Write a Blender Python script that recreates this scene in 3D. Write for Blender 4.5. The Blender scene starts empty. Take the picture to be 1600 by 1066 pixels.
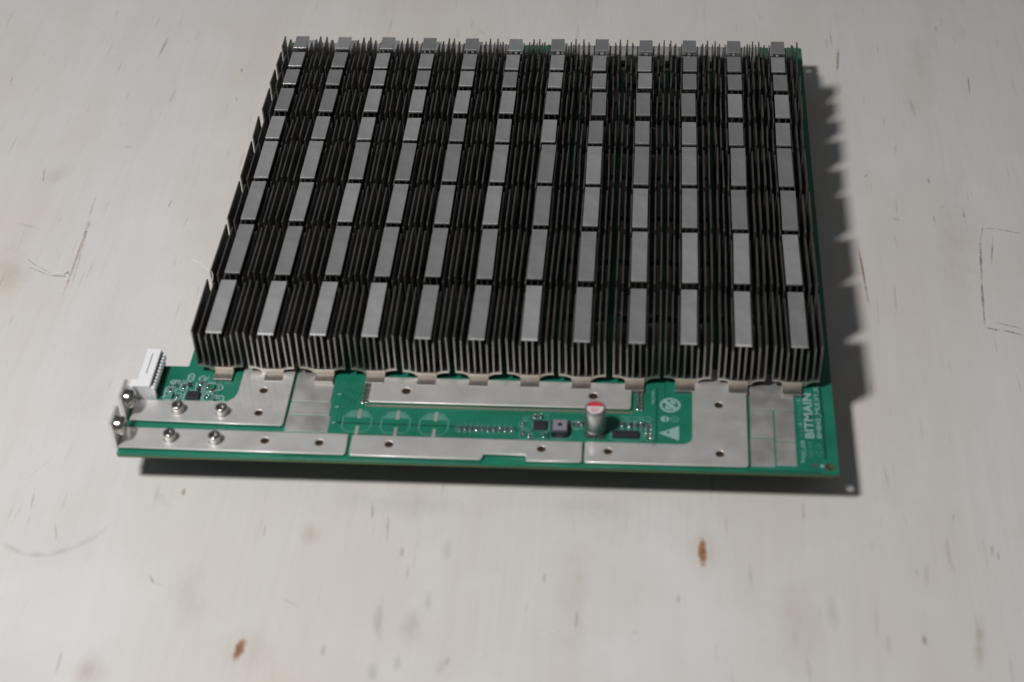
import bpy, math, random
from mathutils import Vector, Matrix
random.seed(7)
MM = 0.001
scene = bpy.context.scene
COL = scene.collection

# ------------------------------------------------------------ camera
cam_data = bpy.data.cameras.new("camera")
cam = bpy.data.objects.new("camera", cam_data); COL.objects.link(cam)
cam.location = (59.667 * MM, -530.019 * MM, 476.67 * MM)
cam.rotation_mode = 'XYZ'
cam.rotation_euler = (0.839270648, 0.0342089484, 0.07405320)
cam_data.sensor_width = 36.0
cam_data.lens = 2712.19 / 1600 * 36.0
cam_data.clip_start = 0.01; cam_data.clip_end = 20
cam_data.dof.use_dof = True
cam_data.dof.focus_distance = 0.845
cam_data.dof.aperture_fstop = 8.6
cam_data.dof.aperture_blades = 7
scene.camera = cam

# ------------------------------------------------------------ dim even room light, one lamp to the front left
world = bpy.data.worlds.new("World"); scene.world = world
world.use_nodes = True
bg = world.node_tree.nodes["Background"]
bg.inputs[0].default_value = (0.94, 0.96, 1.0, 1); bg.inputs[1].default_value = 0.088
lamp_data = bpy.data.lights.new("room_lamp", 'AREA')
lamp_data.shape = 'DISK'; lamp_data.size = 0.17; lamp_data.energy = 13.2
lamp_data.color = (1.0, 0.985, 0.968)
lamp = bpy.data.objects.new("room_lamp", lamp_data); COL.objects.link(lamp)
lamp.location = (-0.453, -0.405, 1.0)
lamp.rotation_euler = (Vector((-0.40, 0.08, -0.043)) - lamp.location).to_track_quat('-Z', 'Y').to_euler()

scene.view_settings.view_transform = 'Standard'
scene.view_settings.look = 'None'
scene.view_settings.exposure = 0.0
scene.view_settings.gamma = 1.0
scene.cycles.max_bounces = 10
scene.cycles.glossy_bounces = 6
scene.cycles.use_denoising = True

# heights in millimetres
TABLE = -42.8; BOARD = -24.0; BOARD_UNDER = -26.0; PLATE = -22.5
PITCH = 22.0
ROWS = [(0.0, 33.8), (38.9, 72.3), (76.4, 104.3), (108.1, 136.6), (139.6, 157.2),
        (162.8, 181.3), (185.8, 198.4), (201.5, 214.1), (218.4, 228.9), (234.6, 244.6)]

# ------------------------------------------------------------ materials
class NT:
    def __init__(self, name):
        self.m = bpy.data.materials.new(name); self.m.use_nodes = True
        self.t = self.m.node_tree; self.b = self.t.nodes["Principled BSDF"]
    def n(self, kind, **kw):
        nd = self.t.nodes.new(kind)
        for k, v in kw.items(): setattr(nd, k, v)
        return nd
    def l(self, a, b): self.t.links.new(a, b)
    def coords(self, scale=(1, 1, 1), rot=(0, 0, 0)):
        c = self.n('ShaderNodeTexCoord'); mp = self.n('ShaderNodeMapping')
        mp.inputs['Scale'].default_value = scale; mp.inputs['Rotation'].default_value = rot
        self.l(c.outputs['Object'], mp.inputs['Vector']); return mp.outputs[0]
    def noise(self, vec, scale, detail=4, rough=0.55):
        x = self.n('ShaderNodeTexNoise'); x.inputs['Scale'].default_value = scale
        x.inputs['Detail'].default_value = detail; x.inputs['Roughness'].default_value = rough
        if vec is not None: self.l(vec, x.inputs['Vector'])
        return x.outputs['Fac']
    def ramp(self, fac, stops):
        r = self.n('ShaderNodeValToRGB'); e = r.color_ramp.elements
        while len(e) < len(stops): e.new(0.5)
        for el, (p, c) in zip(e, stops):
            el.position = p; el.color = c if len(c) == 4 else (*c, 1)
        self.l(fac, r.inputs[0]); return r.outputs[0]
    def range(self, fac, a, b, c, d, smooth=False):
        r = self.n('ShaderNodeMapRange'); r.interpolation_type = 'SMOOTHSTEP' if smooth else 'LINEAR'
        for i, v in zip(range(1, 5), (a, b, c, d)): r.inputs[i].default_value = v
        self.l(fac, r.inputs[0]); return r.outputs[0]
    def math(self, op, a, b):
        x = self.n('ShaderNodeMath', operation=op)
        for i, v in enumerate((a, b)):
            if isinstance(v, (int, float)): x.inputs[i].default_value = v
            else: self.l(v, x.inputs[i])
        return x.outputs[0]
    def mix(self, fac, a, b, blend='MIX'):
        x = self.n('ShaderNodeMix', data_type='RGBA', blend_type=blend)
        for i, v in ((0, fac), (6, a), (7, b)):
            if isinstance(v, (int, float)): x.inputs[i].default_value = v
            elif isinstance(v, tuple): x.inputs[i].default_value = (*v, 1)
            else: self.l(v, x.inputs[i])
        return x.outputs[2]
    def bump(self, h, strength, dist):
        x = self.n('ShaderNodeBump'); x.inputs['Strength'].default_value = strength
        x.inputs['Distance'].default_value = dist
        self.l(h, x.inputs['Height']); self.l(x.outputs[0], self.b.inputs['Normal'])
    def set(self, color=None, rough=None, metal=None, spec=None):
        for k, v in (('Base Color', color), ('Roughness', rough), ('Metallic', metal), ('Specular IOR Level', spec)):
            if v is None: continue
            if isinstance(v, tuple): self.b.inputs[k].default_value = (*v, 1)
            elif isinstance(v, (int, float)): self.b.inputs[k].default_value = v
            else: self.l(v, self.b.inputs[k])
        return self.m

def plain(name, color, rough=0.5, metal=0.0, spec=0.5, var=0.12, scale=900):
    k = NT(name); f = k.noise(k.coords(), scale, 3)
    lo = tuple(c * (1 - var) for c in color); hi = tuple(min(1, c * (1 + var)) for c in color)
    return k.set(k.ramp(f, [(0.3, lo), (0.7, hi)]), rough, metal, spec)

def brushed(name, color, rough, metal, stretch, var=0.10, rand=0.0, cloud=0.5, rv=0.15):
    k = NT(name)
    f1 = k.noise(k.coords(stretch), 60, 5, 0.65); f2 = k.noise(k.coords(), 90, 3)
    f3 = k.noise(k.coords((stretch[0] * 4, stretch[1] * 4, stretch[2] * 4)), 420, 3, 0.7)
    f = k.math('ADD', k.math('MULTIPLY', k.math('ADD', f1, f3), (1 - cloud) / 2), k.math('MULTIPLY', f2, cloud))
    if rand:
        oi = k.n('ShaderNodeObjectInfo')
        f = k.math('ADD', f, k.math('MULTIPLY', k.math('SUBTRACT', oi.outputs['Random'], 0.5), rand))
    lo = tuple(c * (1 - var) for c in color); hi = tuple(min(1, c * (1 + var)) for c in color)
    k.set(k.ramp(f, [(0.3, lo), (0.7, hi)]), k.range(f2, 0.3, 0.7, rough * (1 - rv), rough * (1 + rv)), metal)
    k.bump(f1, 0.08, 0.0002)
    return k.m

MAT = {}
MAT['fin'] = brushed('dark_nickel_fin', (0.30, 0.292, 0.278), 0.46, 1.0, (1, 0.15, 1), 0.10)
MAT['cap'] = brushed('satin_nickel_cap', (0.68, 0.675, 0.685), 0.57, 1.0, (1, 0.3, 1), 0.14, 1.0, 0.2, 0.07)
MAT['foot'] = brushed('raw_aluminium_foot', (0.62, 0.56, 0.50), 0.5, 0.7, (1, 1, 0.3), 0.12)
MAT['base_front'] = brushed('lit_aluminium_edge', (0.46, 0.425, 0.385), 0.5, 0.8, (1, 1, 1), 0.12)  # front ends of the bases painted paler, as if catching the light
MAT['ledge'] = brushed('dull_nickel_ledge', (0.46, 0.43, 0.40), 0.45, 1.0, (2, 0.3, 1), 0.18)
MAT['plate'] = brushed('nickel_bus_plate', (0.92, 0.905, 0.885), 0.58, 1.0, (0.25, 1.5, 1), 0.07, 0.0, 0.25, 0.04)
for m_ in ('plate', 'cap'):
    b_ = MAT[m_].node_tree.nodes['Principled BSDF']; b_.inputs['Coat Weight'].default_value = 0.8 if m_ == 'plate' else 0.3; b_.inputs['Coat Roughness'].default_value = 0.12; b_.inputs['Coat IOR'].default_value = 1.9
MAT['steel'] = plain('polished_screw_steel', (0.55, 0.53, 0.51), 0.2, 1.0, var=0.05)
MAT['recess'] = plain('screw_recess_shade_steel', (0.25, 0.24, 0.23), 0.4, 1.0)  # shade inside the screw sockets, painted as a darker steel
MAT['tin'] = brushed('tinned_solder_pad', (0.64, 0.625, 0.61), 0.55, 0.9, (1, 0.6, 1), 0.10)
MAT['solder'] = plain('bright_solder', (0.9, 0.91, 0.92), 0.14, 1.0, var=0.05)
MAT['gold'] = plain('brass_ring', (0.55, 0.40, 0.12), 0.35, 1.0)
MAT['laminate'] = plain('yellow_green_laminate', (0.16, 0.17, 0.035), 0.55)
MAT['patch'] = plain('thin_clear_green_mask', (0.006, 0.19, 0.10), 0.4)
MAT['trace_dark'] = plain('covered_copper_edge', (0.006, 0.075, 0.055), 0.4)
MAT['trace_light'] = plain('covered_copper_trace', (0.010, 0.125, 0.072), 0.4)
MAT['silk'] = plain('white_silkscreen', (0.25, 0.40, 0.39), 0.6, var=0.2, scale=2500)
MAT['silk_thin'] = plain('thin_white_silkscreen', (0.075, 0.24, 0.195), 0.6, var=0.3, scale=2500)
MAT['chip'] = plain('black_chip_resin', (0.022, 0.02, 0.026), 0.5)
MAT['resistor'] = plain('brown_component_body', (0.075, 0.07, 0.068), 0.5, var=0.3)
MAT['inductor'] = plain('grey_moulded_inductor', (0.21, 0.21, 0.24), 0.5)
MAT['white_plastic'] = plain('white_nylon', (0.80, 0.80, 0.82), 0.4, var=0.04)
MAT['black_plastic'] = plain('black_plastic', (0.03, 0.03, 0.032), 0.5)
MAT['can'] = plain('brushed_aluminium_can', (0.42, 0.43, 0.43), 0.42, 1.0, var=0.05)
MAT['red'] = plain('red_capacitor_print', (0.55, 0.035, 0.05), 0.45)
MAT['cap_top'] = plain('pale_capacitor_top', (0.72, 0.66, 0.70), 0.4, 0.2)
MAT['thread'] = plain('white_fibre', (0.85, 0.85, 0.85), 0.6)

k = NT('green_solder_mask')
f = k.noise(k.coords(), 45, 3); g = k.noise(k.coords((1, 6, 1)), 220, 2)
k.set(k.mix(k.math('MULTIPLY', g, 0.35), k.ramp(f, [(0.3, (0.009, 0.140, 0.084)), (0.7, (0.017, 0.200, 0.130))]), (0.011, 0.135, 0.090)),
      k.range(f, 0.3, 0.7, 0.26, 0.38), 0.0, 0.5)
k.bump(g, 0.15, 0.0001)
MAT['mask'] = k.m
MAT['brass'] = plain('dark_threaded_brass', (0.085, 0.055, 0.03), 0.4, 0.6)
MAT['underside'] = plain('bounce_cutting_underside', (0.006, 0.045, 0.028), 0.5)  # darkened so less light bounces in the gap below

MARKS = [
(83.1, -75.0, 7.95, 1.66, -1.56, 'b', 1.0), (83.1, -74.4, 4.34, 1.15, -1.544, 'b', 1.0), (83.2, -74.7, 16.69, 4.33, -1.543, 't', 0.35),
(-90.9, -131.1, 5.73, 1.86, -1.726, 'b', 0.8), (-91.0, -130.8, 3.21, 1.24, -1.729, 'b', 0.8), (-89.2, -131.7, 13.5, 7.43, -1.942, 't', 0.3),
(-129.5, -51.7, 2.29, 0.81, -1.503, 'o', 0.8), (158.5, 279.6, 12.29, 0.89, -1.664, 'o', 0.9), (158.6, 97.0, 26.94, 0.6, -1.53, 'o', 0.8),
(158.4, 105.8, 13.2, 0.46, -1.519, 'o', 0.7), (-214.3, 284.2, 12.02, 0.74, -1.628, 'o', 0.7), (-216.3, 125.9, 26.54, 0.49, -1.513, 'k', 0.35),
(-214.5, 99.3, 30.85, 0.79, -1.544, 'o', 0.55), (-213.1, 98.7, 28.64, 0.32, -1.484, 'k', 0.4), (-191.3, -58.8, 5.09, 0.41, -1.454, 'o', 0.7),
(-177.0, -75.3, 5.7, 0.54, -1.255, 'o', 0.45), (-92.0, -70.9, 3.84, 0.65, -1.466, 'o', 0.35), (-49.8, -59.3, 5.57, 0.52, -1.486, 'o', 0.5),
(-42.5, -67.8, 7.01, 0.52, -1.482, 'o', 0.5), (-35.3, -80.1, 2.97, 0.77, -1.551, 'o', 0.55), (-31.7, -89.9, 4.31, 0.38, -1.544, 'o', 0.4),
(-75.0, -107.9, 4.82, 0.25, -0.487, 'o', 0.5), (-157.9, -140.2, 6.27, 0.51, -1.545, 'o', 0.45), (-59.0, -130.0, 3.07, 0.86, -1.51, 'o', 0.4),
(21.9, -91.0, 3.12, 0.63, -1.556, 'o', 0.4), (35.3, -111.0, 5.47, 0.62, -1.596, 'o', 0.6), (123.5, -51.9, 5.45, 0.39, -1.621, 'o', 0.5),
(101.5, -87.1, 7.69, 0.76, -1.547, 'g', 0.45), (132.0, -102.2, 10.41, 1.87, -1.504, 'g', 0.5), (185.6, -114.0, 15.47, 1.75, -1.71, 't', 0.8),
(165.1, -114.6, 2.69, 0.74, -1.514, 'o', 0.8), (195.6, -69.4, 3.29, 0.52, -1.617, 'o', 0.6), (197.6, -72.1, 2.12, 0.52, -1.634, 'o', 0.6),
(182.7, -52.5, 3.33, 0.4, -1.602, 'k', 0.4), (73.8, -99.2, 2.42, 0.62, -1.568, 'o', 0.4), (57.8, -116.1, 2.09, 0.98, -0.261, 'k', 0.3),
(165.3, -81.8, 2.56, 0.51, -1.56, 'k', 0.3), (-40.0, -114.8, 11.82, 1.61, -1.473, 'g', 0.6), (-26.8, -117.3, 9.77, 3.45, -1.581, 'g', 0.4),
(-22.0, -104.7, 6.91, 1.0, -1.519, 'g', 0.45), (-39.1, -138.9, 5.13, 1.46, -1.493, 'g', 0.5), (-11.7, -132.7, 3.14, 0.73, -1.692, 'g', 0.6),
(-30.4, -134.5, 4.8, 1.09, -1.534, 'g', 0.5), (-14.2, -136.3, 3.98, 1.69, -1.667, 'g', 0.35), (-17.1, -78.4, 7.92, 2.04, -1.583, 'g', 0.35),
(-73.2, -72.5, 7.49, 3.38, -1.173, 't', 0.4), (-145.7, -144.1, 9.43, 6.26, -0.499, 't', 0.5), (-35.3, -55.2, 34.95, 5.24, -0.068, 'g', 0.22),
(40.2, -53.8, 20.95, 4.68, -0.054, 'g', 0.22), (-191.6, -85.5, 7.34, 1.07, -0.486, 'g', 0.6), (-181.2, -88.1, 6.55, 1.07, -0.013, 'g', 0.6),
(-171.4, -85.8, 6.41, 1.06, 0.434, 'g', 0.6), (-163.6, -80.7, 5.67, 1.07, 0.742, 'g', 0.5), (-158.2, -74.8, 5.16, 0.8, 0.988, 'g', 0.35),
(-132.1, -98.5, 2.8, 0.39, -1.047, 'k', 0.7), (-127.9, -101.2, 3.44, 0.26, -0.36, 'g', 0.7), (-2.0, -131.4, 18.13, 0.3, 0.464, 'w', 0.6),
(28.9, -115.8, 19.7, 0.31, 0.509, 'w', 0.6), (-46.3, -49.8, 13.36, 0.33, 0.219, 'w', 0.6), (-194.4, -42.0, 9.21, 0.42, 1.016, 'w', 0.5),
(-235.2, 93.9, 5.66, 0.4, -0.7, 'k', 0.45), (-227.5, 88.6, 5.0, 0.4, -0.614, 'k', 0.45), (-229.8, 87.6, 7.1, 0.47, -0.48, 'k', 0.5),
(-219.7, 84.4, 4.54, 0.79, -0.025, 'k', 0.8), (-216.5, 86.4, 2.31, 0.47, 0.998, 'k', 0.9), (-215.2, 86.2, 2.53, 0.31, -0.913, 'k', 0.9),
(-245.9, 122.1, 8.08, 0.98, -0.315, 'g', 0.35), (213.5, 110.0, 15.78, 0.62, -1.666, 'k', 0.8), (210.8, 80.5, 19.18, 0.6, -1.65, 'k', 0.85),
(212.6, 61.7, 3.6, 0.59, -0.302, 'k', 0.9), (220.8, 59.8, 5.71, 0.59, -0.332, 'k', 0.75), (219.8, 64.5, 7.41, 0.59, -0.308, 'k', 0.6),
(220.7, 134.1, 4.31, 0.47, -0.03, 'k', 0.45), (229.7, 132.2, 7.04, 0.55, -0.265, 'k', 0.55), (219.5, 117.0, 11.42, 0.47, -1.725, 'k', 0.6),
(216.3, 129.8, 7.34, 0.47, -1.799, 'k', 0.4), (-291.1, 249.3, 5.41, 0.55, -1.42, 'k', 0.5), (-248.8, 162.6, 8.03, 0.51, -1.381, 'k', 0.45),
(-249.5, 319.8, 3.85, 0.58, -1.646, 'k', 0.35), (-211.2, 189.1, 2.88, 0.68, 0.258, 'k', 0.35), (-178.6, 141.1, 4.46, 0.49, -1.58, 'k', 0.45),
(-157.6, 184.9, 4.7, 0.34, -1.448, 'k', 0.5), (-162.9, 233.7, 2.81, 0.53, -1.31, 'k', 0.5), (-165.5, 261.9, 2.19, 0.9, -1.275, 'k', 0.5),
(214.0, 311.3, 4.29, 0.55, -1.588, 'k', 0.5), (225.4, 256.9, 10.89, 0.44, -1.642, 'o', 0.9), (195.8, 171.2, 3.02, 0.65, -1.555, 'k', 0.5),
(195.2, 140.0, 4.72, 0.4, -1.574, 'k', 0.5), (200.4, 150.7, 3.75, 0.32, 0.823, 'k', 0.35), (209.7, 143.9, 2.89, 0.64, -1.446, 'k', 0.4),
(177.2, 139.9, 2.29, 0.95, -0.588, 'g', 0.5), (165.6, 174.6, 2.18, 0.41, 0.991, 'k', 0.5), (156.0, 300.1, 10.98, 0.36, -1.535, 'k', 0.6),
(153.6, 297.0, 4.17, 0.45, -1.586, 'k', 0.5), (156.7, 272.9, 5.82, 0.53, -0.45, 'g', 0.4), (158.3, -31.9, 8.33, 0.4, -1.464, 'k', 0.2),
(146.0, -25.9, 14.73, 0.27, -1.491, 'k', 0.35), (-37.1, 303.9, 4.66, 0.36, -0.833, 'k', 0.45), (163.6, -55.4, 5.39, 0.39, -1.418, 'g', 0.35),
(-138.6, -55.2, 6.48, 1.35, -0.867, 'g', 0.3), (57.6, 304.0, 5.84, 0.36, -1.064, 'w', 0.5), (-210.0, 140.2, 5.77, 0.66, 1.361, 'g', 0.3),
(-242.9, 162.0, 15.75, 4.06, -1.949, 't', 0.3), (-244.9, 87.0, 26.5, 7.94, -1.386, 't', 0.45), (202.3, 279.4, 67.53, 7.15, -1.682, 't', 0.25),
(204.0, 124.0, 70.14, 7.79, -1.662, 't', 0.25), (118.3, -110.0, 28.32, 6.18, -1.666, 't', 0.3), (-115.0, -108.6, 22.23, 5.1, -1.423, 't', 0.25),
(94.4, 41.5, 63.74, 8.52, -1.564, 't', 0.2), (34.3, -104.0, 37.44, 4.95, -1.577, 't', 0.25)
]

# ------------------------------------------------------------ the plywood table and its stains (place, half length, half width, angle)
def wood_material():
    k = NT('pale_birch_plywood')
    tc = k.n('ShaderNodeTexCoord'); obj = tc.outputs['Object']
    # long soft bands of the veneer and fine grain along it
    mp = k.n('ShaderNodeMapping'); mp.inputs['Scale'].default_value = (1, 0.16, 1); mp.inputs['Rotation'].default_value = (0, 0, math.radians(4)); k.l(obj, mp.inputs[0])
    warp = k.noise(mp.outputs[0], 9, 4, 0.6)
    fine = k.n('ShaderNodeMapping'); fine.inputs['Scale'].default_value = (1, 0.03, 1); k.l(obj, fine.inputs[0])
    grain = k.noise(fine.outputs[0], 420, 6, 0.7)
    blot = k.noise(obj, 11, 5, 0.6); speck = k.noise(obj, 70, 5, 0.65)
    base = k.ramp(warp, [(0.30, (0.600, 0.582, 0.570)), (0.45, (0.672, 0.655, 0.645)), (0.58, (0.640, 0.605, 0.565)), (0.72, (0.695, 0.680, 0.668))])
    base = k.mix(k.range(grain, 0.40, 0.75, 0.0, 0.24), base, (0.50, 0.475, 0.455))
    base = k.mix(k.range(blot, 0.47, 0.70, 0.0, 0.50, True), base, (0.635, 0.575, 0.510))
    base = k.mix(k.range(blot, 0.48, 0.28, 0.0, 0.45, True), base, (0.715, 0.705, 0.70))
    base = k.mix(k.range(speck, 0.60, 0.82, 0.0, 0.14, True), base, (0.42, 0.41, 0.41))
    fib = k.n('ShaderNodeMapping'); fib.inputs['Scale'].default_value = (1, 0.09, 1); fib.inputs['Rotation'].default_value = (0, 0, math.radians(-5)); k.l(obj, fib.inputs[0])
    ticks = k.noise(fib.outputs[0], 330, 2, 0.5)
    base = k.mix(k.range(ticks, 0.66, 0.76, 0.0, 0.34, True), base, (0.40, 0.33, 0.27))
    grit = k.noise(obj, 1500, 2, 0.6)
    base = k.mix(k.range(grit, 0.45, 0.75, 0.0, 0.16), base, (0.47, 0.45, 0.43))
    k.set(base, k.range(speck, 0.3, 0.7, 0.38, 0.52), 0.0, 0.35)
    k.bump(k.math('ADD', k.math('MULTIPLY', grain, 0.6), k.math('MULTIPLY', speck, 0.4)), 0.12, 0.0004)
    return k.m

def stain_material(key):
    """a mark soaked into or drawn on the wood: uneven edge, broken up by the grain"""
    ink = {'b': (0.17, 0.068, 0.022), 'o': (0.42, 0.27, 0.165), 'g': (0.40, 0.39, 0.385), 'k': (0.16, 0.16, 0.175), 'w': (0.80, 0.80, 0.81), 't': (0.56, 0.45, 0.335)}[key]
    k = NT({'b': 'brown_knot', 'o': 'rusty_streak', 'g': 'grey_smudge', 'k': 'pencil_mark', 'w': 'pale_scratch', 't': 'tan_blotch'}[key])
    tc = k.n('ShaderNodeTexCoord'); ge = k.n('ShaderNodeNewGeometry'); pos = ge.outputs['Position']
    ln = k.n('ShaderNodeVectorMath', operation='LENGTH'); k.l(tc.outputs['Object'], ln.inputs[0])
    edge = k.noise(pos, {'b': 420, 't': 60, 'g': 130}.get(key, 300), 4, 0.65)
    r = k.math('ADD', ln.outputs['Value'], k.math('MULTIPLY', k.math('SUBTRACT', edge, 0.5), 1.3))
    a = k.range(r, 0.95, {'b': 0.45, 't': -0.1, 'g': 0.0}.get(key, 0.3), 0.0, 1.0, True)
    rim = k.range(ln.outputs['Value'], 1.0, 0.8, 0.0, 1.0, True)
    gm = k.n('ShaderNodeMapping'); gm.inputs['Scale'].default_value = (1, 0.25, 1); k.l(pos, gm.inputs[0])
    brk = k.range(k.noise(gm.outputs[0], 900 if key in 'kwo' else 300, 4, 0.7), 0.32, 0.62, 0.05 if key in 'kw' else 0.4, 1.0)
    oi = k.n('ShaderNodeObjectInfo')
    al = k.math('MULTIPLY', k.math('MULTIPLY', a, rim), k.math('MULTIPLY', brk, oi.outputs['Alpha']))
    k.l(al, k.b.inputs['Alpha'])
    k.set(k.ramp(r, [(0.1, ink), (0.6, tuple(min(1, c * 2.6 + 0.05) for c in ink))]) if key == 'b' else ink, 0.55, 0.0, 0.3); return k.m

# ------------------------------------------------------------ mesh helpers (all in millimetres)
def link(name, me, parent=None, mats=(), loc=None, rot=None):
    o = bpy.data.objects.new(name, me); COL.objects.link(o)
    if me is not None and not me.materials:
        for m in mats: me.materials.append(MAT[m] if isinstance(m, str) else m)
    if parent: o.parent = parent
    if loc: o.location = [v * MM for v in loc]
    if rot: o.rotation_euler = rot
    return o

class MB:
    def __init__(self): self.v = []; self.f = []; self.mi = []
    def add(self, vs, fs, mi=0):
        n = len(self.v); self.v += [tuple(p) for p in vs]
        self.f += [tuple(i + n for i in q) for q in fs]; self.mi += [mi] * len(fs); return self
    def box(self, x0, x1, y0, y1, z0, z1, mi=0, ch=0.0):
        if ch <= 0:
            vs = [(x, y, z) for z in (z0, z1) for x, y in ((x0, y0), (x1, y0), (x1, y1), (x0, y1))]
            return self.add(vs, [(3, 2, 1, 0), (4, 5, 6, 7), (0, 1, 5, 4), (1, 2, 6, 5), (2, 3, 7, 6), (3, 0, 4, 7)], mi)
        rings = []
        for z, d in ((z0, 0), (z1 - ch, 0), (z1, ch)):
            a, b, c, e = x0 + d, x1 - d, y0 + d, y1 - d; k = ch
            rings += [(a + k, c, z), (b - k, c, z), (b, c + k, z), (b, e - k, z), (b - k, e, z), (a + k, e, z), (a, e - k, z), (a, c + k, z)]
        fs = [tuple(range(7, -1, -1)), tuple(range(16, 24))]
        for r in (0, 8):
            for i in range(8): fs.append((r + i, r + (i + 1) % 8, r + 8 + (i + 1) % 8, r + 8 + i))
        return self.add(rings, fs, mi)
    def prism_y(self, prof, y0, y1, mi=0):
        n = len(prof)
        vs = [(x, y0, z) for x, z in prof] + [(x, y1, z) for x, z in prof]
        fs = [tuple(range(n)), tuple(range(2 * n - 1, n - 1, -1))]
        fs += [((i + 1) % n, i, n + i, n + (i + 1) % n) for i in range(n)]
        return self.add(vs, fs, mi)
    def lathe(self, prof, n=28, mi=0, axis='Z', o=(0, 0, 0)):
        vs = []; fs = []
        for r, z in prof:
            for i in range(n):
                a = 2 * math.pi * i / n; x, y = r * math.cos(a), r * math.sin(a)
                p = (x, y, z) if axis == 'Z' else (z, x, y)
                vs.append((p[0] + o[0], p[1] + o[1], p[2] + o[2]))
        for j in range(len(prof) - 1):
            for i in range(n):
                fs.append((j * n + i, j * n + (i + 1) % n, (j + 1) * n + (i + 1) % n, (j + 1) * n + i))
        fs.append(tuple(range(n - 1, -1, -1))); fs.append(tuple((len(prof) - 1) * n + i for i in range(n)))
        return self.add(vs, fs, mi)
    def mesh(self, name, mats=(), smooth=None):
        me = bpy.data.meshes.new(name)
        me.from_pydata([(x * MM, y * MM, z * MM) for x, y, z in self.v], [], self.f)
        for m in mats: me.materials.append(MAT[m])
        for p, i in zip(me.polygons, self.mi): p.material_index = i
        if smooth is not None:
            for p in me.polygons: p.use_smooth = True
            me.set_sharp_from_angle(angle=math.radians(smooth))
        me.update(); return me

def circle(cx, cy, r, n=20): return [(cx + r * math.cos(2 * math.pi * i / n), cy + r * math.sin(2 * math.pi * i / n)) for i in range(n)]
def rect(x0, x1, y0, y1): return [(x0, y0), (x1, y0), (x1, y1), (x0, y1)]
def arc(cx, cy, r, a0, a1, n=8): return [(cx + r * math.cos(math.radians(a0 + (a1 - a0) * i / n)), cy + r * math.sin(math.radians(a0 + (a1 - a0) * i / n))) for i in range(n + 1)]
def rrect(x0, x1, y0, y1, r):
    return arc(x1 - r, y0 + r, r, -90, 0, 5) + arc(x1 - r, y1 - r, r, 0, 90, 5) + arc(x0 + r, y1 - r, r, 90, 180, 5) + arc(x0 + r, y0 + r, r, 180, 270, 5)

def curve_mesh(name, cu):
    o = bpy.data.objects.new(name, cu); COL.objects.link(o)
    dg = bpy.context.evaluated_depsgraph_get()
    me = bpy.data.meshes.new_from_object(o.evaluated_get(dg)); me.name = name
    bpy.data.objects.remove(o); bpy.data.curves.remove(cu)
    return me

def sheet(name, loops, z0, z1, bevel=0.0, shrink=0.0):
    """a flat plate with holes: closed loops, thickness from z0 to z1, rounded rims"""
    cu = bpy.data.curves.new(name, 'CURVE'); cu.dimensions = '2D'; cu.fill_mode = 'BOTH'
    for lp in loops:
        s = cu.splines.new('POLY'); s.points.add(len(lp) - 1); s.use_cyclic_u = True
        for p, (x, y) in zip(s.points, lp): p.co = (x * MM, y * MM, 0, 1)
    cu.extrude = ((z1 - z0) / 2 - bevel) * MM
    if bevel: cu.bevel_depth = bevel * MM; cu.bevel_resolution = 2; cu.offset = -bevel * MM
    if shrink: cu.offset = -shrink * MM
    me = curve_mesh(name, cu)
    me.transform(Matrix.Translation((0, 0, (z0 + z1) / 2 * MM)))
    me.materials.clear(); return me

def text_mesh(name, body, size, thick=0.02, bold=0.0, space=1.0):
    cu = bpy.data.curves.new(name, 'FONT'); cu.body = body; cu.size = size * MM
    cu.extrude = thick / 2 * MM; cu.offset = bold * MM; cu.space_character = space
    cu.align_x = 'LEFT'; cu.align_y = 'CENTER'
    me = curve_mesh(name, cu); me.materials.clear(); return me

# ------------------------------------------------------------ table
mb = MB().box(-620, 620, -520, 700, TABLE - 18, TABLE)
table = link('plywood_table', mb.mesh('plywood_table'), None, [wood_material()])
table['kind'] = 'structure'; table['label'] = 'pale worn birch plywood table top with knots and scratches'

disk = circle(0, 0, 1.0, 28)
for key, nm in (('t', 'tan_blotch'), ('g', 'grey_smudge'), ('o', 'rusty_streak'), ('w', 'pale_scratch'), ('k', 'pencil_mark'), ('b', 'knot')):
    me = bpy.data.meshes.new(nm); me.from_pydata([(x, y, 0) for x, y in disk], [], [tuple(range(28))]); me.materials.append(stain_material(key))
    for i, (cx, cy, a, b, ang, c, s) in enumerate(MARKS):
        if c != key: continue
        o = link(nm, me, table, (), (cx, cy, TABLE + 0.02 + 0.0012 * i), (0, 0, ang))
        o.scale = (a * 1.15 * MM, max(b * (1.9 if c in 'gt' else 1.3), 0.3) * MM, 1.0); o.color = (1, 1, 1, s * {'k': 0.65, 'g': 0.42, 't': 0.5, 'o': 0.65, 'w': 1.6}.get(c, 1.0))

# ------------------------------------------------------------ the circuit board
board = bpy.data.objects.new('circuit_board', None); COL.objects.link(board)
board.location = (0, 0, TABLE * MM); board.empty_display_size = 0.02
board['label'] = 'green mining circuit board covered with rows of finned metal heat sinks'
board['category'] = 'circuit board'
def part(name, me, mats=(), loc=(0, 0, 0), rot=None, parent=None, label=None, kind=None):
    if parent is None: loc = (loc[0], loc[1], loc[2] - TABLE)
    o = link(name, me, parent or board, mats, loc, rot)
    if label: o['label'] = label
    if kind: o['kind'] = kind
    return o

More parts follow.
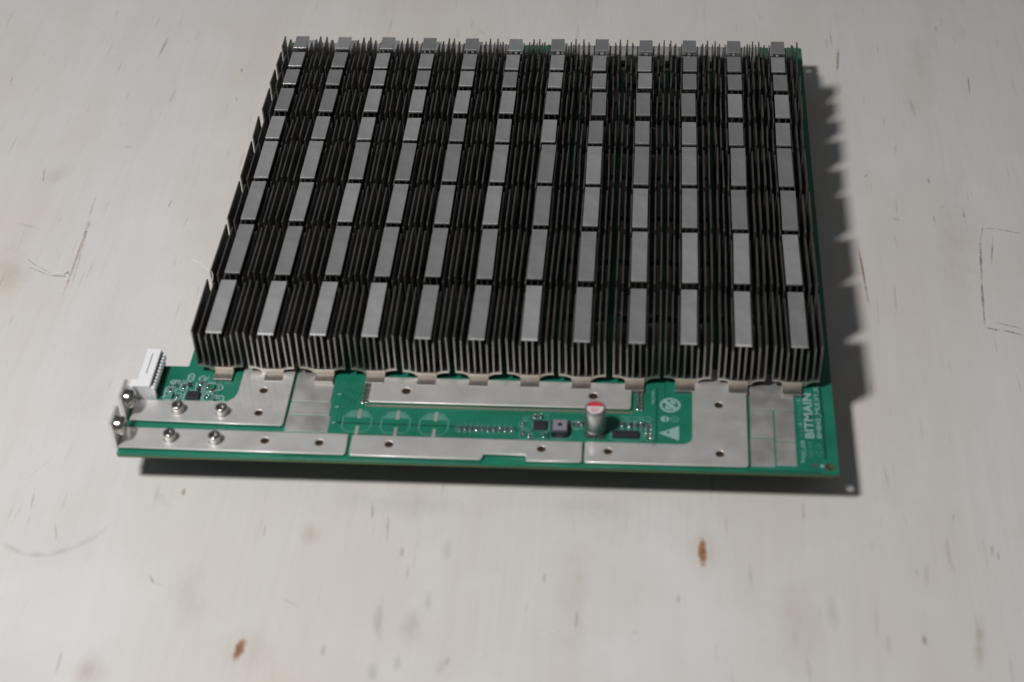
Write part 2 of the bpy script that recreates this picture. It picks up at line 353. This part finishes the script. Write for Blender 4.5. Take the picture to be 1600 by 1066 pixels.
outline = [(-154.4, -49.0), (135.9, -48.6), (136.5, -48.0), (136.6, 260.6), (136.0, 261.2), (-135.6, 261.2), (-136.2, 260.6), (-136.2, 4.6), (-136.8, 4.0), (-154.4, 4.0), (-155.1, 3.3), (-155.1, -48.4)]
screw_holes = [(132.9, -44.8), (132.2, 256.3)]
holes = [circle(x, y, 1.7) for x, y in screw_holes]
part('substrate', sheet('substrate', [outline] + holes, -25.45, BOARD, 0.12), ['mask'])
part('laminate', sheet('laminate', [outline] + holes, -25.88, -25.46), ['laminate'])
part('underside', sheet('underside', [outline] + holes, BOARD_UNDER, -25.89), ['underside'])  # unseen dark sheet, added to dim bounced light under the board
for x, y in screw_holes:
    part('hole_ring', sheet('hole_ring', [circle(x, y, 2.1), circle(x, y, 1.55)], BOARD + 0.01, BOARD + 0.05), ['gold'])
part('thin_patch', MB().box(-3.0, 9.4, -49.03, -46.8, -24.9, BOARD + 0.012).mesh('thin_patch'), ['patch'], label='bright green patch at the front edge')

# covered copper: edges of the pours and a few traces
mb = MB()
def ribbon(m, pts, w, z0=BOARD + 0.004, z1=BOARD + 0.02):
    for (x0, y0), (x1, y1) in zip(pts, pts[1:]):
        d = Vector((x1 - x0, y1 - y0)); n = Vector((-d.y, d.x)).normalized() * w / 2; e = d.normalized() * w / 2
        q = [(x0 - e.x + n.x, y0 - e.y + n.y), (x0 - e.x - n.x, y0 - e.y - n.y), (x1 + e.x - n.x, y1 + e.y - n.y), (x1 + e.x + n.x, y1 + e.y + n.y)]
        m.add([(x, y, z) for z in (z0, z1) for x, y in q], [(3, 2, 1, 0), (4, 5, 6, 7), (0, 1, 5, 4), (1, 2, 6, 5), (2, 3, 7, 6), (3, 0, 4, 7)])
ribbon(mb, [(131.6, 255), (131.6, -40)], 1.1); ribbon(mb, [(100, -47.9), (129, -47.9)], 0.7)
ribbon(mb, [(-67.0, -27.6), (6.2, -27.9), (10.0, -33.0)], 0.9)
ribbon(mb, [(64.2, -2.0), (64.2, -34.0)], 0.7); ribbon(mb, [(-59, -48.2), (-5, -48.4)], 0.5)
part('trace', mb.mesh('trace'), ['trace_dark'], kind='stuff')
mb = MB()
for i in range(5):
    x = -67.6 + i * 1.5
    ribbon(mb, [(x, -30.0 + 2 * i), (x, -11.0 - i), (x + 1.8, -8.0 - i * 0.6), (x + 1.8, -1.0)], 0.55)
for x0 in (-122, -119.4, 67.4): ribbon(mb, [(x0, -14), (x0, 2)], 0.8)
ribbon(mb, [(-66, -33.9), (8, -34.2)], 1.0); ribbon(mb, [(-18, -19.5), (44, -20.0)], 0.6)
part('trace', mb.mesh('trace_light'), ['trace_light'], kind='stuff')

# ------------------------------------------------------------ bus plates and terminals
def drill(*pts, r=1.75): return [circle(x, y, r) for x, y in pts]
upper = [(-153.6, -30.6)] + [(-90.2, -31.7), (-89.2, -30.7), (-89.1, 9.0), (-111.3, 9.0)] + [(-111.4, -12.5), (-112.4, -15.9), (-115.0, -18.3)] + [(-153.6, -18.6)]
lower = [(-154.6, -46.6), (-61.8, -47.1), (-60.9, -46.2), (-61.1, -36.0), (-61.8, -35.4), (-154.6, -35.0)]
middle = [(-55.0, -16.1), (52.6, -16.3), (53.5, -15.5), (53.6, -1.2), (-55.8, -1.0), (-55.8, -15.4)]
centre = [(-58.6, -47.3), (-6.4, -47.6), (-5.5, -46.8), (-5.0, -44.8), (-4.3, -44.4), (11.6, -44.4), (12.3, -45.0), (12.4, -47.6), (33.9, -47.4), (34.6, -46.7), (34.4, -36.1), (-59.2, -35.7), (-59.5, -36.4), (-59.4, -46.5)]
right = [(36.3, -47.4), (100.0, -47.3), (100.8, -46.5), (101.0, 9.0), (78.6, 9.0)] + arc(74.4, -31.6, 4.2, 0, -90, 8) + [(36.0, -35.9), (35.4, -36.6), (35.5, -46.6)]
plate_spec = [('bus_plate', upper, drill((-100.7, -11.1), (-100.4, -24.6))), ('bus_plate', lower, drill((-94.9, -40.6), (-72.4, -40.8))),
              ('bus_plate', middle, drill((-40.5, -9.2), (37.8, -9.2), r=1.9)), ('bus_plate', centre, drill((-43.8, -40.6), (18.1, -40.7))),
              ('bus_plate', right, drill((89.5, -12.6), (89.6, -40.6), (44.9, -41.0)))]
plates = []
for nm, ol, hs in plate_spec:
    plates.append(part(nm, sheet(nm, [ol] + hs, BOARD + 0.7, PLATE, 0.2), ['plate']))
    part('solder_bed', sheet('solder_bed', [ol], BOARD + 0.06, BOARD + 0.68, 0.0, 1.2), ['tin'], parent=plates[-1])
    for lp in hs:
        hx, hy = sum(p[0] for p in lp) / len(lp), sum(p[1] for p in lp) / len(lp)
        part('threaded_insert', sheet('threaded_insert', [circle(hx, hy, 1.72), circle(hx, hy, 1.25)], BOARD + 0.69, PLATE - 0.35), ['brass'], parent=plates[-1])
        part('insert_floor', sheet('insert_floor', [circle(hx, hy, 1.3)], BOARD + 0.685, BOARD + 0.75), ['brass'], parent=plates[-1])
for x0, x1 in ((-131.0, -10.0), (8.4, 114.0)):
    part('bus_plate', sheet('bus_plate', [rrect(x0, x1, 242.5, 259.0, 0.8)], BOARD + 0.06, PLATE, 0.2), ['plate'])
# row of solder along the middle plate
part('solder_strip', MB().box(-56.6, 54.4, -17.6, -16.55, BOARD + 0.005, BOARD + 0.16).mesh('solder_strip'), [plain('flux_tinned_copper', (0.25, 0.235, 0.18), 0.5, 0.5)])
part('spot', MB().lathe([(0.9, PLATE + 0.005), (0.7, PLATE + 0.02)], 14, 0, 'Z', (63.3, -36.9, 0)).mesh('spot'), ['tin'])

for y0, y1, base in ((-30.4, -19.4, 0), (-46.4, -35.2, 1)):
    prof = [(-156.5, -23.9), (-155.0, -23.9), (-155.0, -10.6), (-155.3, -10.2), (-156.2, -10.2), (-156.5, -10.6)]
    tab = part('terminal_tab', MB().prism_y([(x, z) for x, z in reversed(prof)], y0, y1).mesh('terminal_tab'), ['plate'], parent=plates[base], loc=(0, 0, 0))
    yc = (y0 + y1) / 2
    sc = MB().lathe([(4.0, 0), (4.0, 0.9), (3.6, 1.0), (3.6, 1.2), (3.9, 1.3), (3.9, 2.5), (3.5, 3.2), (2.6, 3.6), (1.7, 3.7), (1.5, 2.6), (0.3, 2.4)], 30, 0, 'X')
    part('screw', sc.mesh('screw', smooth=40), ['steel'], loc=(-154.98, yc - 0.4, -15.6))

ms = MB()
ms.lathe([(3.05, 0), (3.1, 0.25), (3.05, 0.5), (2.55, 0.55), (2.55, 0.8), (2.85, 0.85), (2.85, 1.55), (2.5, 1.6), (2.5, 1.75), (2.8, 1.8), (2.85, 3.0), (2.75, 3.5), (2.45, 3.8), (1.75, 3.9), (1.6, 3.85), (1.45, 2.6), (0.2, 2.4)], 30)
screw_me = ms.mesh('screw', ['steel'], smooth=40)
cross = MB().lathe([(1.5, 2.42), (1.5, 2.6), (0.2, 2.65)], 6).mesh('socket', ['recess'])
for i, (x, y) in enumerate(((-134.2, -24.6), (-115.5, -25.4), (-134.0, -41.0), (-115.2, -41.6))):
    s = part('screw', screw_me, loc=(x, y, PLATE), rot=(0, 0, 0.4 + i))
    part('socket', cross, parent=s); s.scale = (0.92, 0.92, 1.0)

# tinned pads beside the plates
def pad(x0, x1, y0, y1, h=0.12): part('solder_pad', MB().box(x0, x1, y0, y1, BOARD + 0.005, BOARD + h, 0, 0.06).mesh('solder_pad'), ['tin'])
for q in ((-88.2, -71.8, -15.6, 8.0), (-88.2, -71.2, -23.7, -16.0), (-88.4, -70.4, -33.4, -24.1)): pad(*q)
for q in ((102.2, 120.2, -13.4, 8.0), (102.2, 111.5, -29.5, -13.8), (102.0, 111.4, -45.6, -30.0), (112.1, 120.1, -31.3, -13.8), (112.0, 120.0, -44.8, -31.8)): pad(*q)
for x in (121.6,):
    for y in (-7.6, -21.5, -42.5): part('silk_tick', MB().box(x, x + 1.4, y, y + 0.7, BOARD + 0.005, BOARD + 0.03).mesh('silk_tick'), ['silk'])
for y in (-11.0, -18.6, -28.0): part('silk_tick', MB().box(-69.4, -68.0, y, y + 0.6, BOARD + 0.005, BOARD + 0.03).mesh('silk_tick'), ['silk'])

# ------------------------------------------------------------ heat sinks
def wing_profile(bottom):
    top = [(9.75, -18.85), (7.4, -19.0), (5.2, -19.7), (3.6, -20.1), (0, -20.2)]
    top = top + [(-x, z) for x, z in reversed(top[:-1])]
    under = [(-9.75, -20.0), (-7.8, -20.0), (-6.2, -20.4), (-4.9, -21.2), (-4.2, -22.4), (-2.4, -22.5), (-2.4, bottom), (2.4, bottom), (2.4, -22.5), (4.2, -22.4), (4.9, -21.2), (6.2, -20.4), (7.8, -20.0), (9.75, -20.0)]
    return list(reversed(top + under))
FX = [-9.45 + i * (18.9 / 7) for i in range(8)]
DROP = [0.0, 1.7, 3.6, 0.85, 0.85, 3.6, 1.7, 0.0]
def floor_z(x):
    x = abs(x); return -19.0 if x > 7.4 else (-19.0 - (7.4 - x) * 0.29 if x > 3.6 else -20.15)
def fin_box(x, L, top, m=None):
    m = m or MB(); return m.box(x - 0.3, x + 0.3, 0.0, L, floor_z(x) - 0.25, top)
total_fin = 0
for r, (ya, yb) in enumerate(ROWS):
    L = yb - ya; low = -12.0 if r == 9 else 0.0
    bm = MB().prism_y(wing_profile(BOARD + 0.02), 0.0, L, 0)
    if r == 0:
        foot_me = MB().box(-4.1, 4.1, -0.35, -0.01, BOARD + 0.02, -20.35, 0, 0.1).mesh('foot_face', ['foot'])      # machined front of the foot
        ledge_me = MB().box(-4.0, 4.0, -5.2, -0.36, BOARD + 0.02, -22.35, 0, 0.12).mesh('ledge', ['ledge'])        # flat ledge it stands on
    bm.mi[0] = 1
    base_me = bm.mesh('heat_sink_base', ['fin', 'base_front'])
    cap_me = MB().box(-3.33, 3.33, -0.15, L + 0.1, low - 0.85, low, 0, 0.035).mesh('top_plate', ['cap'])
    fin_me = [MB().box(-0.3, 0.3, 0.0, L, floor_z(x) - 0.25, low - (d if r < 9 else d * 0.5)).mesh('fin', ['fin']) for x, d in zip(FX, DROP)]
    joined = []
    for _ in range(4 if r >= 3 else 0):
        jm = MB()
        for x, d in zip(FX, DROP):
            n0 = len(jm.v); fin_box(x, L, low - (d if r < 9 else d * 0.5) + random.uniform(-.12, .12), jm)
            lean = random.gauss(0, 0.16); twist = random.gauss(0, 0.10)      # slightly bent fins
            for q in range(n0, len(jm.v)):
                vx, vy, vz = jm.v[q]
                if vz > -15: jm.v[q] = (vx + lean + twist * (vy / L - 0.5) * 2, vy, vz)
        joined.append(jm.mesh('fins', ['fin']))
    for c in range(12):
        h = part('heat_sink', base_me, loc=((c - 5.5) * PITCH + random.gauss(0, .2), ya + random.uniform(-.3, .3), 0.0),
                 rot=(0, 0, math.radians(random.gauss(0, .35))))
        t = part('top_plate', cap_me, parent=h, loc=(random.uniform(-.12, .12), random.uniform(-.15, .15), random.uniform(-.06, .06)))
        t.rotation_euler = (math.radians(random.uniform(-.5, .5)), math.radians(random.uniform(-.9, .9)), 0)
        if r == 0:
            for nm, me in (('foot_face', foot_me), ('ledge', ledge_me)): part(nm, me, parent=h, loc=(-(c - 5.5) * 0.26, 0, 0))
        if r < 3:
            for x, me in zip(FX, fin_me):
                f_ = part('fin', me, parent=h, loc=(x + random.uniform(-.06, .06), 0, 0))
                f_.rotation_euler = (0, math.radians(random.gauss(0, .42)), math.radians(random.gauss(0, .16)))
        else:
            part('fins', random.choice(joined), parent=h, kind='stuff')

# lower heat sinks the board stands on
lm_ = MB().box(-9.5, 9.5, 0, 60, -28.0, BOARD_UNDER - 0.02)
for i in range(7): lm_.box(-9.3 + i * 3.0, -8.7 + i * 3.0, 0, 60, TABLE, -27.9)
low_me = lm_.mesh('lower_heat_sink', ['fin'])
for yy in (-24, 60, 150):
    for c in range(12): part('lower_heat_sink', low_me, loc=((c - 5.5) * PITCH, yy, 0))

# ------------------------------------------------------------ white connector
cn = MB()
cn.box(-153.2, -147.2, -17.0, 5.9, BOARD + 0.02, -16.0, 0, 0.2)
cn.box(-156.0, -153.1, -17.0, -12.8, BOARD - 1.0 + 0.02 + 1.0, -16.4, 0, 0.2)
cn.box(-147.3, -145.4, -16.9, -15.2, BOARD + 0.02, -17.4, 0, 0.15)
con = part('ribbon_connector', cn.mesh('ribbon_connector'), ['white_plastic'])
part('slot', MB().box(-150.5, -150.15, -9.5, 3.0, -16.02, -15.985).mesh('slot'), ['black_plastic'], parent=con)
part('inner_wall', MB().box(-147.19, -146.6, -15.1, 5.5, BOARD + 0.02, -17.6).mesh('inner_wall'), ['black_plastic'], parent=con)
for i in range(10):
    y = -13.9 + i * 2.0
    m = MB().box(-147.3, -145.6, y - 0.5, y + 0.5, -18.6, -17.7, 0, 0.1).box(-146.1, -145.5, y - 0.35, y + 0.35, -20.5, -18.5)
    part('pin', m.mesh('pin'), ['white_plastic'], parent=con)

# ------------------------------------------------------------ small components
def two_end(name, lx, ly, h, body):
    m = MB().box(-lx / 2 + 0.28, lx / 2 - 0.28, -ly / 2, ly / 2, 0, h, 0, 0.05)
    for s in (-1, 1): m.lathe([(0.62, 0), (0.6, h * 0.35), (0.46, h * 0.75), (0.2, h + 0.03), (0.05, h + 0.05)], 10, 1, 'Z', (s * lx / 2, 0, 0))
    return m.mesh(name, [body, 'solder'], smooth=50)
res_me = two_end('resistor', 2.0, 1.15, 0.6, 'resistor'); cer_me = two_end('ceramic_capacitor', 2.2, 1.3, 0.9, 'resistor'); dk_me = two_end('diode', 2.2, 1.6, 1.1, 'chip')
Z = BOARD + 0.03
def put(name, me, x, y, vertical=False, jitter=0.1):
    part(name, me, loc=(x + random.uniform(-jitter, jitter), y, Z), rot=(0, 0, (math.pi / 2 if vertical else 0) + random.uniform(-.05, .05)))
for i in range(10): put('resistor', res_me, -16.2 + i * 2.35, -29.2, True)
for x, y in ((-135.7, -8.9), (-125.5, -8.0), (-128.6, -6.4), (-137.6, -15.0), (-123.4, -10.4), (-124.2, -14.6), (-121.2, -16.2), (-141.0, -11.0), (-139.2, -8.0)): put('resistor', res_me, x, y, True)
for x, y in ((-132.9, -8.0), (-128.6, -10.3)): put('diode', dk_me, x, y)
for x, y in ((14.2, -21.3), (16.8, -21.3)): put('ceramic_capacitor', cer_me, x, y, True)
for x, y in ((9.6, -26.0), (10.0, -30.6), (12.6, -32.4), (18.6, -32.0)): put('resistor', res_me, x, y, True)
for x, y in ((29.8, -25.4), (31.9, -25.2), (33.6, -24.6)): put('ceramic_capacitor', cer_me, x, y, True)
for x in (50.2, 52.9, 55.6, 58.2): put('ceramic_capacitor', cer_me, x, -24.6, True)
for y in (-24.4, -26.8, -29.2, -31.4): put('resistor', res_me, 60.9, y)
for sx in (-58.2, 56.4):
    for j in range(5):
        for i in range(2): put('resistor', res_me, sx + i * 1.7 - 0.2, -14.6 + j * 2.2, True, 0.04)
def chip(name, x0, x1, y0, y1, h, legs=0, both=True):
    m = MB().box(x0, x1, y0, y1, BOARD + 0.15, BOARD + h, 0, 0.15)
    o = part(name, m.mesh(name), ['chip'])
    for i in range(legs):
        x = x0 + (i + 0.5) * (x1 - x0) / legs
        for s, yy in ((-1, y0), (1, y1)) if both else ((-1, y0),):
            a, b = sorted((yy, yy + s * 0.9))
            part('pin', MB().box(x - 0.28, x + 0.28, a, b, BOARD + 0.03, BOARD + 0.35, 0, 0.08).mesh('pin'), ['solder'], parent=o)
    return o
chip('chip', -133.0, -127.6, -16.6, -12.3, 1.4, 4)
chip('chip', 14.0, 19.4, -28.4, -24.0, 1.3, 4)
chip('chip', 46.4, 57.0, -32.0, -28.7, 1.5, 7)
ind = part('inductor', MB().box(21.3, 28.6, -32.6, -25.0, BOARD + 0.1, BOARD + 3.4, 0, 0.7).mesh('inductor'), ['chip'])
part('inductor_top', MB().box(22.05, 27.85, -31.85, -25.75, BOARD + 3.39, BOARD + 3.46, 0, 0.03).mesh('inductor_top'), ['inductor'], parent=ind)
part('inductor_mark', MB().box(24.1, 25.9, -29.4, -27.6, BOARD + 3.47, BOARD + 3.49).mesh('inductor_mark'), ['chip'], parent=ind)
part('terminal', MB().box(23.2, 26.6, -33.6, -32.55, BOARD + 0.03, BOARD + 0.5, 0, 0.1).mesh('terminal'), ['solder'], parent=ind)
part('terminal', MB().box(23.2, 26.6, -24.95, -23.6, BOARD + 0.03, BOARD + 0.5, 0, 0.1).mesh('terminal'), ['chip'], parent=ind)

# tall round capacitor with a red segment on top
cx, cy = 39.3, -28.2
cap = part('capacitor', MB().lathe([(3.9, 1.2), (4.3, 1.6), (4.35, 2.1), (4.0, 2.5), (4.0, 2.7), (4.35, 3.2), (4.35, 12.2), (4.2, 12.8), (3.8, 13.2), (3.6, 13.2), (3.5, 13.05), (0.2, 13.05)], 40).mesh('capacitor', smooth=35), ['can'], loc=(cx, cy, BOARD))
part('base', MB().box(-4.3, 4.3, -4.3, 4.3, 0.1, 1.3, 0, 0.9).mesh('base'), ['black_plastic'], parent=cap)
part('top_disc', sheet('top_disc', [circle(0, 0, 3.45, 36)], 13.06, 13.1), ['cap_top'], parent=cap)
seg = arc(0, 0, 3.45, 14, 166, 24)
part('red_segment', sheet('red_segment', [seg], 13.11, 13.14), ['red'], parent=cap)
for i, (x, y, w) in enumerate(((-1.4, -0.9, 0.9), (-0.2, -0.9, 0.7), (1.1, -0.9, 0.9), (-0.9, -1.9, 0.7), (0.4, -1.9, 0.8))):
    part('print_mark', MB().box(x - w / 2, x + w / 2, y - 0.3, y + 0.3, 13.105, 13.12).mesh('print_mark'), ['red'], parent=cap)
for x in (-0.3, 1.9): part('lead', MB().box(x - 0.5, x + 0.5, -5.6, -4.25, 0.05, 0.6, 0, 0.15).mesh('lead'), ['solder'], parent=cap)

# components along the back edge, in the gaps between the columns
for kx in range(-4, 6):
    x = kx * PITCH
    if kx == 0: continue
    part('driver_chip', MB().box(x - 1.6, x + 1.6, 241.6, 245.0, BOARD + 0.1, BOARD + 1.6, 0, 0.15).mesh('driver_chip'), ['chip'])
    part('solder_pad', MB().box(x - 1.7, x + 1.7, 237.6, 240.6, BOARD + 0.005, BOARD + 0.2, 0, 0.06).mesh('solder_pad'), ['tin'])
put('ceramic_capacitor', cer_me, -1.6, 248.6, True)

# ------------------------------------------------------------ silkscreen
S0, S1 = BOARD + 0.022, BOARD + 0.05
def silk(name, loops, mat='silk', label=None): return part(name, sheet(name, loops, S0, S1), [mat], label=label)
for xc, yc in ((-59.0, -26.4), (-43.0, -26.6), (-27.1, -26.9)):
    def octa(d): return [(xc - 6.2 + d, yc - 3.6), (xc - 4.0, yc - 6.5 + d), (xc + 4.0, yc - 6.5 + d), (xc + 6.2 - d, yc - 3.6), (xc + 6.2 - d, yc + 2.4), (xc + 3.4, yc + 6.3 - d), (xc - 3.4, yc + 6.3 - d), (xc - 6.2 + d, yc + 2.4)]
    silk('capacitor_outline', [octa(0), octa(0.55)], 'silk_thin')
    silk('outline_segment', [[(xc - 5.6, yc + 2.3), (xc + 5.6, yc + 2.3), (xc + 3.1, yc + 5.7), (xc - 3.1, yc + 5.7)]], 'silk_thin')
    part('solder_pad', MB().box(xc - 0.2, xc + 1.3, yc + 1.9, yc + 7.0, BOARD + 0.06, BOARD + 0.2, 0, 0.06).mesh('solder_pad'), ['tin'])
    part('solder_pad', MB().box(xc - 0.1, xc + 1.3, yc - 7.6, yc - 2.9, BOARD + 0.06, BOARD + 0.2, 0, 0.06).mesh('solder_pad'), ['tin'])

def frames(name, boxes, w=0.35, mat='silk_thin'):
    mb_ = MB()
    for x0, x1, y0, y1 in boxes:
        ribbon(mb_, [(x0, y0), (x1, y0), (x1, y1), (x0, y1), (x0, y0)], w, S0, S1)
    part(name, mb_.mesh(name), [mat], kind='stuff')
frames('component_outline', [(-17.5 + i * 2.35, -15.3 + i * 2.35, -31.2, -27.2) for i in range(10)])
frames('component_outline', [(8.4, 13.4, -28.2, -23.6), (8.4, 13.6, -33.8, -29.4), (13.0, 20.4, -33.6, -29.6), (12.8, 20.2, -22.8, -19.8), (20.4, 29.6, -33.6, -23.0), (28.6, 35.0, -27.2, -23.0)], 0.5)
frames('component_outline', [(48.8 + i * 2.7, 51.4 + i * 2.7, -26.6, -22.6) for i in range(4)] + [(45.6, 58.4, -33.4, -27.6), (59.4, 62.4, -33.2, -22.4), (49.0, 62.4, -21.6, -19.6)], 0.5)
frames('component_outline', [(-141.9, -137.5, -7.2, -5.0), (-137.0, -134.2, -11.2, -6.4), (-134.9, -132.6, -5.4, -0.6), (-130.0, -127.2, -5.2, -2.0), (-130.6, -126.8, -9.0, -5.4), (-126.6, -122.2, -11.4, -6.0), (-134.4, -126.6, -17.4, -11.6), (-126.2, -122.0, -17.4, -12.4), (-121.8, -117.4, -17.6, -13.6), (-143.0, -139.0, -16.6, -9.0), (-139.0, -135.6, -16.6, -12.6), (-122.2, -119.0, -10.2, -7.2)], 0.6, 'silk')

# glyph-sized blocks where the small print cannot be read
def small_print(x, y, n, size, step, mat='silk_thin'):
    mb_ = MB()
    for i in range(n):
        yy = y + i * step
        for j in range(3):
            if random.random() < 0.8:
                mb_.box(x - size / 2 + j * size / 3, x - size / 2 + j * size / 3 + size / 4.5, yy - step * random.uniform(.2, .4), yy + step * random.uniform(.2, .4), S0, S1)
    part('small_print', mb_.mesh('small_print'), [mat], kind='stuff')
small_print(123.0, -40.5, 8, 1.7, 1.35, 'silk'); small_print(122.6, -27.5, 10, 1.5, 2.3)
small_print(125.9, -40.5, 8, 1.5, 1.3); small_print(129.2, -38.8, 2, 2.2, 1.8); small_print(129.0, -34.0, 2, 2.2, 1.5)
small_print(62.6, -11.5, 9, 1.3, 1.05, 'silk'); 
for i in range(10): small_print(-16.4 + i * 2.35, -26.2, 1, 1.2, 1.2)
small_print(10.6, -23.0, 3, 2.2, 1.2); small_print(55.5, -20.6, 1, 9.0, 1.2)
for q in ((-139.7, -6.1, 1, 4.0, 1.8), (-133.8, -4.6, 3, 1.6, 1.3), (-128.6, -4.8, 2, 2.4, 1.3), (-136.0, -5.2, 1, 2.0, 1.2), (-138.4, -12.4, 3, 1.6, 1.2), (-136.2, -16.4, 2, 1.4, 1.2),
          (-124.2, -12.2, 1, 3.4, 1.2), (-124.0, -16.9, 1, 3.6, 1.0), (-120.2, -15.2, 2, 3.2, 1.2), (-117.6, -16.6, 1, 2.6, 1.2), (-141.0, -14.6, 4, 3.0, 1.4), (-120.8, -8.6, 2, 1.6, 1.2), (-126.8, -3.4, 2, 1.8, 1.2), (-131.2, -10.6, 1, 3.0, 1.0)):
    small_print(*q, 'silk')
for q in ((9.8, -28.6, 3, 2.6, 1.2), (11.8, -22.0, 2, 3.2, 1.2), (16.4, -31.0, 2, 5.0, 1.3), (19.8, -22.0, 2, 1.2, 1.2), (52.0, -27.4, 1, 10.0, 1.2), (59.0, -31.0, 6, 1.0, 1.5), (62.9, -31.0, 6, 0.9, 1.5), (31.2, -27.8, 1, 4.2, 1.0)):
    small_print(*q)

o = part('lettering', text_mesh('lettering', 'BITMAIN', 5.0, 0.03, 0.14, 1.06), ['silk'], loc=(126.0, -29.3, S1), rot=(0, 0, math.pi / 2), label='large white BITMAIN lettering')
w_ = o.dimensions.x; o.scale = (26.2 * MM / max(w_, 1e-6), 1.0, 1.0)
o = part('lettering', text_mesh('lettering', 'BHB42_MLE,V1.X', 2.7, 0.03, 0.03), ['silk'], loc=(129.8, -29.0, S1), rot=(0, 0, math.pi / 2))
w_ = o.dimensions.x; o.scale = (30.0 * MM / max(w_, 1e-6), 1.0, 1.0)
silk('marker_dot', [circle(129.9, -44.4, 0.8, 14)])
part('test_pad', sheet('test_pad', [circle(126.9, -44.3, 1.2, 18)], S0, S1), ['resistor'])

# warning symbols: crossed-out round sign, two small marks, triangle
cx, cy = 69.6, -12.0
silk('round_sign', [circle(cx, cy, 4.3, 36), circle(cx, cy, 3.3, 36)])
bar = [(cx - 2.9, cy + 1.7), (cx - 1.7, cy + 2.9), (cx + 2.9, cy - 1.7), (cx + 1.7, cy - 2.9)]
silk('sign_bar', [bar])
silk('sign_figure', [[(cx - 2.2, cy - 2.2), (cx - 0.4, cy - 2.7), (cx + 0.9, cy - 2.6), (cx - 0.6, cy - 1.0), (cx - 1.9, cy + 0.0)]])
silk('sign_figure', [[(cx + 0.2, cy + 2.8), (cx + 1.8, cy + 2.4), (cx + 2.4, cy + 1.0), (cx + 1.4, cy + 0.4), (cx - 0.4, cy + 2.2)]])
silk('round_mark', [circle(67.5, -20.2, 1.75, 24), rect(67.5, 68.1, -21.7, -18.7)])
silk('round_mark', [circle(71.5, -20.2, 1.9, 24), circle(71.5, -20.2, 1.25, 20)], 'silk_thin')
silk('round_mark', [circle(71.5, -20.2, 0.6, 14)], 'silk_thin')
silk('warning_triangle', [[(65.0, -28.4), (73.3, -32.6), (73.3, -24.1)], circle(68.9, -27.9, 0.7, 12)])

# ------------------------------------------------------------ stray white thread caught on the outer fins
cu = bpy.data.curves.new('white_thread', 'CURVE'); cu.dimensions = '3D'; cu.bevel_depth = 0.14 * MM; cu.bevel_resolution = 2
sp = cu.splines.new('BEZIER'); tp = [(-128.4, 33.2, -0.6), (-129.2, 37.5, 0.2), (-133.5, 43.3, -2), (-138.4, 50.7, -5), (-143.5, 56.5, -8)]
sp.bezier_points.add(len(tp) - 1)
for b_, p_ in zip(sp.bezier_points, tp):
    b_.co = [v * MM for v in p_]; b_.handle_left_type = b_.handle_right_type = 'AUTO'
th = link('white_thread', curve_mesh('white_thread', cu), None); th.data.materials.clear(); th.data.materials.append(MAT['thread'])
th['label'] = 'thin curled white thread caught on the leftmost fins near the front'; th['category'] = 'thread'
